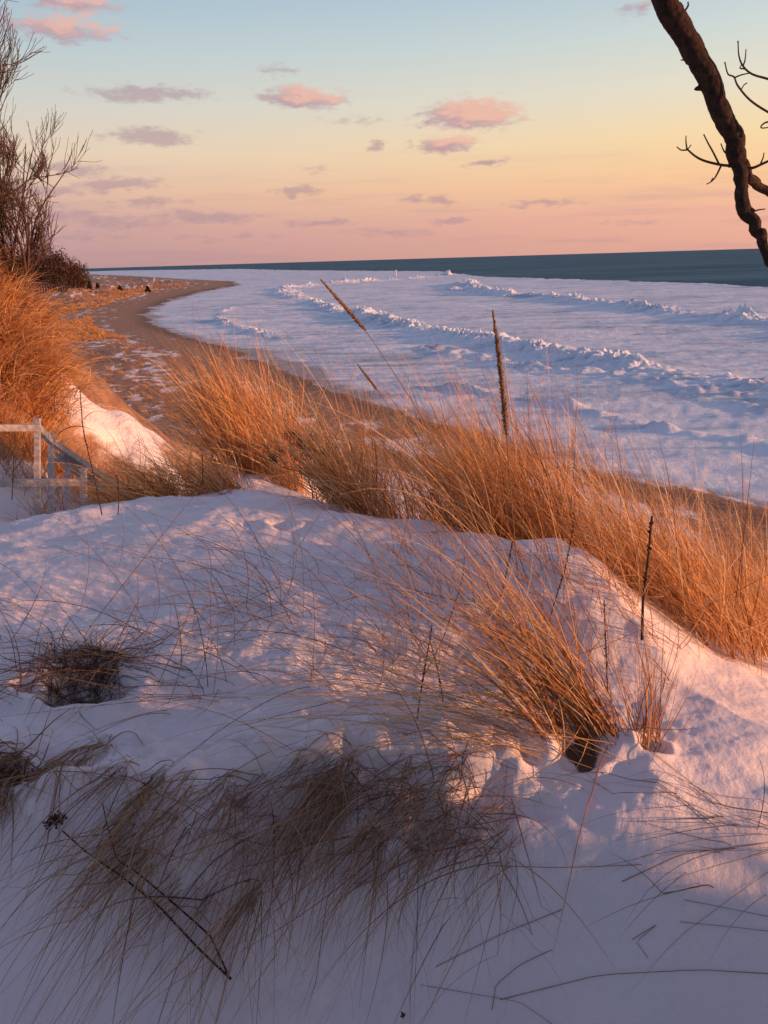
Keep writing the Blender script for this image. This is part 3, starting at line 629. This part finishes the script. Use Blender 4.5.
twig([(790, 122), (768, 112), (750, 100), (738, 86), (734, 77), (728, 74), (725, 63)], .007, .0035); twig([(734, 78), (741, 75), (750, 73)], .005, .003); twig([(741, 90), (744, 85), (747, 83)], .004, .003)
twig([(790, 128), (770, 122), (762, 125), (762, 128), (772, 127)], .006, .003)
m.build('twigs', M_TWIG, e)

# ------------------------------------------------------------------ bare trees
def grow(m, p, d, L, r, depth, up=.15, spreadA=.55, kids=3, sides=5, minr=.004, bias=(0, 0, 0)):
    n = 6; P = [p]; q = np.array(p, float); d = np.array(d, float)
    for i in range(n):
        d = d+rng.normal(0, .10, 3)+np.array([0, 0, up])*.25+np.array(bias)*.2; d /= np.linalg.norm(d); q = q+d*L/n; P.append(q.copy())
    P = np.array(P); m.tube(P, np.linspace(r, max(r*.45, minr*.7), n+1), sides if sides % 2 == 0 else sides+1, .5)
    if depth <= 0: return
    for k in range(kids+(depth > 1)):
        i = int(2+(n-2)*(k+random.random())/(kids+1)); i = min(i, n); b = P[i]
        ax = rng.normal(size=3); nd = d+ax/np.linalg.norm(ax)*spreadA*1.2
        grow(m, b, nd/np.linalg.norm(nd), L*(.55+.25*random.random()), max(r*.5, minr), depth-1, up, spreadA, kids, 4, minr, bias)
def bare_tree(x, y, h, r, label, depth=4, lean=(0, 0, 1), name='bare_tree', stems=1, minr=.004, kids=3, bias=(0, 0, 0), reach=.36):
    z = float(H(x, y)); e = empty(name, (x, y, z)); tag(e, label, 'bare tree' if name == 'bare_tree' else 'bare shrub')
    m = MB(); m2 = MB()
    for s in range(stems):
        d = np.array(lean)+rng.normal(0, .22 if stems > 1 else .04, 3); d /= np.linalg.norm(d)
        P = bezier([(x+.05*s, y, z-.2), np.array((x+.05*s, y, z))+d*h*.3, np.array((x, y, z))+d*h*.62+rng.normal(0, .06, 3), np.array((x, y, z))+d*h], 20)
        m.tube(P, np.linspace(r, r*.2, 20), 8, .5)
        nb = int(26 if stems == 1 else 7)
        for k in range(nb):
            t = .18+.8*k/nb; b = P[int(t*19)]; a = k*2.4+random.random(); nd = np.array([math.cos(a), math.sin(a), .75]); 
            grow(m2, b, nd/np.linalg.norm(nd), h*(reach-.55*reach*t), max(r*.42*(1-t*.6), minr), depth-2, .35, .5, kids, 4, minr, bias)
    m.build('trunk', M_TWIG, e); m2.build('branches', M_TWIG, e)
def at(px, py, d): p = ray(px, py)*d; return p[0], p[1]
x, y = at(-58, 262, 13.5); bare_tree(x, y, 6.5, .09, 'taller bare tree at the left edge, thin branches reaching in at the top', 5, (.0, 0, 1), minr=.0045, kids=4, reach=.23)
x, y = at(-6, 262, 12.5); bare_tree(x, y, 2.1, .025, 'reddish bare shrub on the brow of the left dune', 4, (.05, 0, 1), 'bare_shrub', 8, .004, 4)
x, y = at(-22, 240, 14.5); bare_tree(x, y, 6.4, .05, 'slender bare sapling behind the reddish shrub at the left edge', 5, (.0, 0, 1), minr=.0042, kids=4, reach=.24)

# unseen evergreens added behind and beside the viewer to shade the near bank
def shade_conifer(x, y, h, wd, n, label, pw=.8):
    z = float(H(x, y)); e = empty('conifer', (x, y, z)); tag(e, label, 'tree')
    MB().tube([(x, y, z-.3), (x+.05, y, z+h*.5), (x, y, z+h*.95)], [.14, .09, .02], 10).build('trunk', M_BARK, e)
    t_ = rng.random(n)**1.3; a = rng.random(n)*6.283; rr = wd*(1-t_)**pw*np.sqrt(rng.random(n))*(.8+.3*np.sin(a*5+t_*40)); c = np.column_stack([x+rr*np.cos(a), y+rr*np.sin(a), z+h*(.04+.96*t_)-rr*.15])
    tri = rng.normal(size=(n, 4, 3)); tri[:, 3] = tri[:, 0]*.2+tri[:, 2]*.5; V = (c[:, None]+tri*.10).reshape(-1, 3)
    mesh('crown', V, np.arange(4*n).reshape(-1, 4), M_CONE, e, np.full(4*n, .5), False)
shade_conifer(5.8, -1.0, 4.6, 1.15, 16000, 'unseen low juniper added right of the viewer to block the sun', .3)
shade_conifer(6.6, -3.0, 5.5, 1.5, 12000, 'unseen taller juniper added behind the low one to block the sun', .3)
shade_conifer(2.6, -5.2, 9.5, 2.4, 9000, 'unseen tall pine added behind the viewer on the right to dim the sky light')
shade_conifer(-3.9, -4.2, 9.5, 2.6, 9000, 'unseen tall pine added behind the viewer on the left to dim the sky light')

x, y = at(313, 500, 5.9); bare_tree(x, y, .5, .006, 'low reddish twiggy shrub between the tall clump and the right grass', 4, (-.05, 0, 1), 'bare_shrub', 9, .0022, 4)
x, y = at(-16, 250, 15.5); bare_tree(x, y, 5.4, .032, 'thinnest bare sapling at the left edge, its fine sprays nearest the open sky', 5, (-.03, 0, 1), minr=.0038, kids=4, reach=.17)
# far grove at the end of the beach
def far_tree(x, y, h, wd, label, group=None, conifer=False):
    z = float(H(x, y, False)); e = empty('conifer' if conifer else 'grove_tree', (x, y, z)); tag(e, label, 'tree', group)
    MB().tube([(x, y, z-.5), (x+.1, y, z+h*.5), (x, y, z+h*.9)], [.28, .18, .05], 6).build('trunk', M_FAR, e)
    n = 900; 
    if conifer: t = rng.random(n); rr = wd*(1-t)*np.sqrt(rng.random(n)); a = rng.random(n)*6.283; c = np.column_stack([x+rr*np.cos(a), y+rr*np.sin(a), z+h*(.12+.9*t)])
    else:
        u = rng.normal(size=(n, 3)); u /= np.linalg.norm(u, axis=1, keepdims=True); u *= (rng.random((n, 1))**.4)*(1+.25*np.sin(u[:, :1]*5+x)+.2*np.cos(u[:, 2:]*7+y)); c = u*[wd, wd, h*.47]+[x, y, z+h*.52]
    s = (.22 if conifer else .27)*(.6+.8*rng.random((n, 1, 1))); tri = rng.normal(size=(n, 4, 3)); tri[:, 3] = tri[:, 0]*.2+tri[:, 2]*.5; V = (c[:, None]+tri*s).reshape(-1, 3)
    mesh('crown', V, np.arange(4*n).reshape(-1, 4), M_CONE if conifer else M_FAR, e, np.full(4*n, .5), False)
gl = 'reddish brown tree in the dense grove where the beach meets the left dune'
for k in range(44):
    px = -30+112*(k/43.); Y = 330+60*random.random()-px*.3; d = ray(px, 272.); 
    x = d[0]/d[1]*Y; hh = 21*(1-.5*max(0, (px-45)/40.)) *(.85+.28*random.random())
    far_tree(x, Y, hh, 3.4+1.2*random.random(), gl, 'trees of the far grove')
for px, hh, lb in [(88, 4.2, 'small dark conifer at the right end of the far grove, taller one'), (96, 3.2, 'small dark conifer just past the far grove, shorter one'), (118, 2.0, 'tiny lone conifer far out on the beach point'), (146, 2.2, 'low dark bush on the tip of the beach point')]:
    d = ray(px, 275.); Y = 330; far_tree(d[0]/d[1]*Y, Y, hh, 1.3, lb, None, True)

# ------------------------------------------------------------------ grass too far and dense to count
def field(name, xy, hgt, wid, kb, kind_label, tm=.5, lean=(-.4, 0, 1), L_s=.3):
    N = len(xy); z = H(xy[:, 0], xy[:, 1], False); rt = np.repeat(np.column_stack([xy, z-.02]), kb, 0)
    sp = np.repeat(hgt, kb)[:, None]; rt[:, :2] += rng.normal(0, 1, (N*kb, 2))*.22*sp
    P = blade_paths(rt, vec(lean, N*kb)+rng.normal(0, .4, (N*kb, 3))*[1, 1, .2], sp[:, 0]*np.clip(rng.normal(1, L_s, N*kb), .3, 2), vec((-.5, 0, -.1), N*kb), .7, seg=3, ground=False)
    o = ribbons(name, P, np.repeat(wid, kb), M_GRASS, None, np.clip(rng.normal(tm, .2, N*kb), 0, 1)); tag(o, kind_label, 'grass', kind='stuff')
# bluff slope
c = rng.random((26000, 2))*[26, 26]+[-11, 3.5]
bd, ins = seg_dist(c[:, 0], c[:, 1], BLUFF, True); dens = fbm(c[:, 0]*.5, c[:, 1]*.5, 3, 222)
kp = (~ins) & (bd > 1.0) & (bd < 15) & (dens > .07+.02*bd) & (np.hypot((c[:, 0]+.4)/1.1, (c[:, 1]-7.0)/2.2) > 1) & ~((c[:, 1] > 7.6) & (c[:, 0] < .2+.05*c[:, 1]))
c = c[kp]; rr = np.hypot(*c.T); field('slope_grass', c, .35+.25*rng.random(len(c)), .0045+.0006*rr, 14, 'patchy dry grass on the snowy bluff slope below the crest', .45)
# beach and far point
az_ = R(-33)+R(22)*rng.random(60000); rr = np.exp(np.log(22)+np.log(420/22.)*rng.random(60000)); c = np.column_stack([rr*np.sin(az_), rr*np.cos(az_)])
sd, si = seg_dist(c[:, 0], c[:, 1], LANDP, True); dens = fbm(c[:, 0]*.12, c[:, 1]*.03, 3, 232)
kp = si & (sd > 5+.04*rr) & (dens > -.14+.3*np.exp(-rr/75)) & ((rr > 125) | (rng.random(len(rr)) < .05)); c = c[kp][:26000]; rr = np.hypot(*c.T)
field('beach_grass', c, .35+.4*rng.random(len(c)), .008+.00034*rr, 7, 'low dry grass scattered over the far snowy beach', .5)

# ------------------------------------------------------------------ sky
AZ_SUN, EL_SUN = R(107), R(6.8)
w = bpy.data.worlds.new('World'); sc.world = w; w.use_nodes = True; t = NT(w.node_tree)
out = t.n('ShaderNodeOutputWorld')
vec_ = t.n('ShaderNodeTexCoord').outputs['Generated']
sep = t.n('ShaderNodeSeparateXYZ', Vector=vec_).outputs
el = t.math('MULTIPLY', t.math('ARCSINE', sep[2]), 180/math.pi); azn = t.math('MULTIPLY', t.math('ARCTAN2', sep[0], sep[1]), 180/math.pi)
f = t.math('DIVIDE', el, 90, clamp=True)
def E(y): return max(0.0, math.degrees(math.atan((512-y)/F_PX)-PITCH))/90
left = t.ramp(f, [(0, srgb(178, 142, 148)), (E(225), srgb(196, 156, 155)), (E(190), srgb(218, 180, 162)), (E(150), srgb(224, 202, 182)), (E(105), srgb(206, 204, 196)), (E(50), srgb(184, 199, 204)), (E(0), srgb(166, 188, 203)), (.3, srgb(134, 162, 198)), (.5, srgb(120, 120, 158)), (1, srgb(104, 86, 114))])
right = t.ramp(f, [(0, srgb(228, 168, 148)), (E(225), srgb(240, 178, 152)), (E(190), srgb(250, 200, 150)), (E(150), srgb(246, 215, 165)), (E(105), srgb(230, 220, 198)), (E(50), srgb(205, 214, 210)), (E(0), srgb(186, 203, 212)), (.3, srgb(136, 164, 198)), (.5, srgb(120, 120, 158)), (1, srgb(104, 86, 114))])
fa = t.n('ShaderNodeMapRange', Value=azn, i1=-26., i2=28.).outputs[0]
base = t.mix(fa, left, right)
# sun side glow (out of frame, to the right)
dt = t.n('ShaderNodeVectorMath', _operation='DOT_PRODUCT', i0=vec_, i1=(math.sin(AZ_SUN)*math.cos(EL_SUN), math.cos(AZ_SUN)*math.cos(EL_SUN), math.sin(EL_SUN))).outputs['Value']
gl = t.math('POWER', t.math('MAXIMUM', dt, 0), 14)
base = t.mix(t.math('MULTIPLY', gl, .75), base, (1.3, .72, .40))
# clouds: elliptical banks in sky directions, broken up by noise
uv = t.n('ShaderNodeCombineXYZ', X=azn, Y=el, Z=0.0).outputs[0]
nz = t.n('ShaderNodeTexNoise', Vector=t.n('ShaderNodeMapping', Vector=uv, Scale=(.45, 1.1, 1)).outputs[0], Scale=1.0, Detail=6, Roughness=.6).outputs['Color']
off = t.n('ShaderNodeVectorMath', _operation='MULTIPLY_ADD', i0=nz, i1=(3.0, 1.3, 0), i2=(-1.5, -.65, 0)).outputs[0]
uvd = t.n('ShaderNodeVectorMath', _operation='ADD', i0=uv, i1=off).outputs[0]
nf = t.n('ShaderNodeTexNoise', Vector=t.n('ShaderNodeMapping', Vector=uv, Scale=(.9, 2.4, 1)).outputs[0], Scale=1.0, Detail=7, Roughness=.62).outputs['Fac']
def cloud_mask(lst, sh=(0, 0)):
    cur = None
    for (px, py, wpx, hpx, st) in lst:
        d = ray(px, py); a = math.degrees(math.atan2(d[0], d[1])); ee = math.degrees(math.asin(d[2]))
        v = t.n('ShaderNodeVectorMath', _operation='SUBTRACT', i0=uvd, i1=(a-sh[0], ee-sh[1], 0)).outputs[0]
        v = t.n('ShaderNodeVectorMath', _operation='MULTIPLY', i0=v, i1=(13./wpx, 13./hpx, 0)).outputs[0]
        l = t.n('ShaderNodeVectorMath', _operation='LENGTH', i0=v).outputs['Value']
        l = t.math('MULTIPLY', t.math('SUBTRACT', 1.0, l), st)
        cur = l if cur is None else t.math('MAXIMUM', cur, l)
    k = t.math('ADD', cur, t.math('MULTIPLY_ADD', nf, 1.5, -.82))
    return t.n('ShaderNodeMapRange', _interpolation_type='SMOOTHSTEP', Value=k, i1=-.02, i2=.62).outputs[0]
PK = [(472, 115, 56, 17, 1.25), (445, 145, 40, 10, 1), (303, 97, 50, 12, 1.05), (60, 28, 62, 14, .9), (70, 3, 50, 10, .9), (640, 8, 30, 7, .5), (486, 164, 24, 5, .8)]; pink = cloud_mask(PK); lit = cloud_mask(PK, (-1.0, -.42))
grey = cloud_mask([(145, 94, 75, 9, .85), (150, 137, 48, 10, 1.), (278, 71, 22, 7, .5), (375, 147, 20, 6, .8), (70, 170, 45, 7, .9), (118, 184, 50, 8, 1.), (45, 190, 50, 8, .8), (205, 216, 70, 8, .9), (295, 192, 30, 6, .9),
                   (322, 222, 45, 5, .8), (412, 198, 20, 5, .7), (440, 199, 18, 6, .8), (452, 221, 30, 5, .7), (545, 204, 55, 5, .6), (150, 203, 50, 6, .7), (60, 215, 50, 9, .7), (110, 222, 60, 10, .6), (350, 120, 40, 6, .35), (390, 232, 60, 5, .45), (60, 238, 90, 8, .5), (640, 222, 40, 4, .35), (230, 236, 120, 5, .35), (320, 170, 30, 4, .4), (420, 120, 20, 5, .3)])
cw = t.mix(nf, srgb(222, 156, 150), srgb(236, 178, 156))
st_n = t.n('ShaderNodeTexNoise', Vector=t.n('ShaderNodeMapping', Vector=uv, Scale=(.07, .9, 1)).outputs[0], Scale=1.0, Detail=7, Roughness=.6).outputs['Fac']
st_m = t.math('MULTIPLY', t.n('ShaderNodeMapRange', _interpolation_type='SMOOTHSTEP', Value=st_n, i1=.48, i2=.68).outputs[0], t.n('ShaderNodeMapRange', _interpolation_type='SMOOTHSTEP', Value=el, i1=9.0, i2=.5).outputs[0])
base = t.mix(t.math('MULTIPLY', st_m, .38), base, srgb(176, 140, 152))
base = t.mix(t.math('MULTIPLY', grey, .62), base, srgb(172, 140, 152))
cw = t.mix(lit, srgb(176, 142, 156), t.mix(nf, srgb(226, 162, 152), srgb(240, 184, 162)))
base = t.mix(t.math('MULTIPLY', pink, .8), base, cw)
sky = t.n('ShaderNodeTexSky', _sky_type='NISHITA', _sun_disc=False, _sun_elevation=EL_SUN, _sun_rotation=AZ_SUN)
bgA = t.n('ShaderNodeBackground', Color=sky.outputs[0], Strength=.05); bgB = t.n('ShaderNodeBackground', Color=base, Strength=1.0)
mx = t.n('ShaderNodeMixShader', i0=.9, i1=bgA.outputs[0], i2=bgB.outputs[0])
t.t.links.new(mx.outputs[0], out.inputs[0])

sl = bpy.data.lights.new('sun', 'SUN'); sl.energy = 5.0; sl.angle = R(.6); sl.color = (1.0, .43, .20)
so = bpy.data.objects.new('sun', sl); C.objects.link(so)
dv = Vector((math.sin(AZ_SUN)*math.cos(EL_SUN), math.cos(AZ_SUN)*math.cos(EL_SUN), math.sin(EL_SUN)))
so.rotation_euler = dv.to_track_quat('Z', 'Y').to_euler(); so.location = (30, 0, 30)

sc.render.engine = 'CYCLES'
sc.view_settings.view_transform = 'Standard'; sc.view_settings.look = 'None'; sc.view_settings.gamma = 1; sc.view_settings.exposure = 0.18
sc.cycles.max_bounces = 6; sc.cycles.diffuse_bounces = 3; sc.cycles.transparent_max_bounces = 4
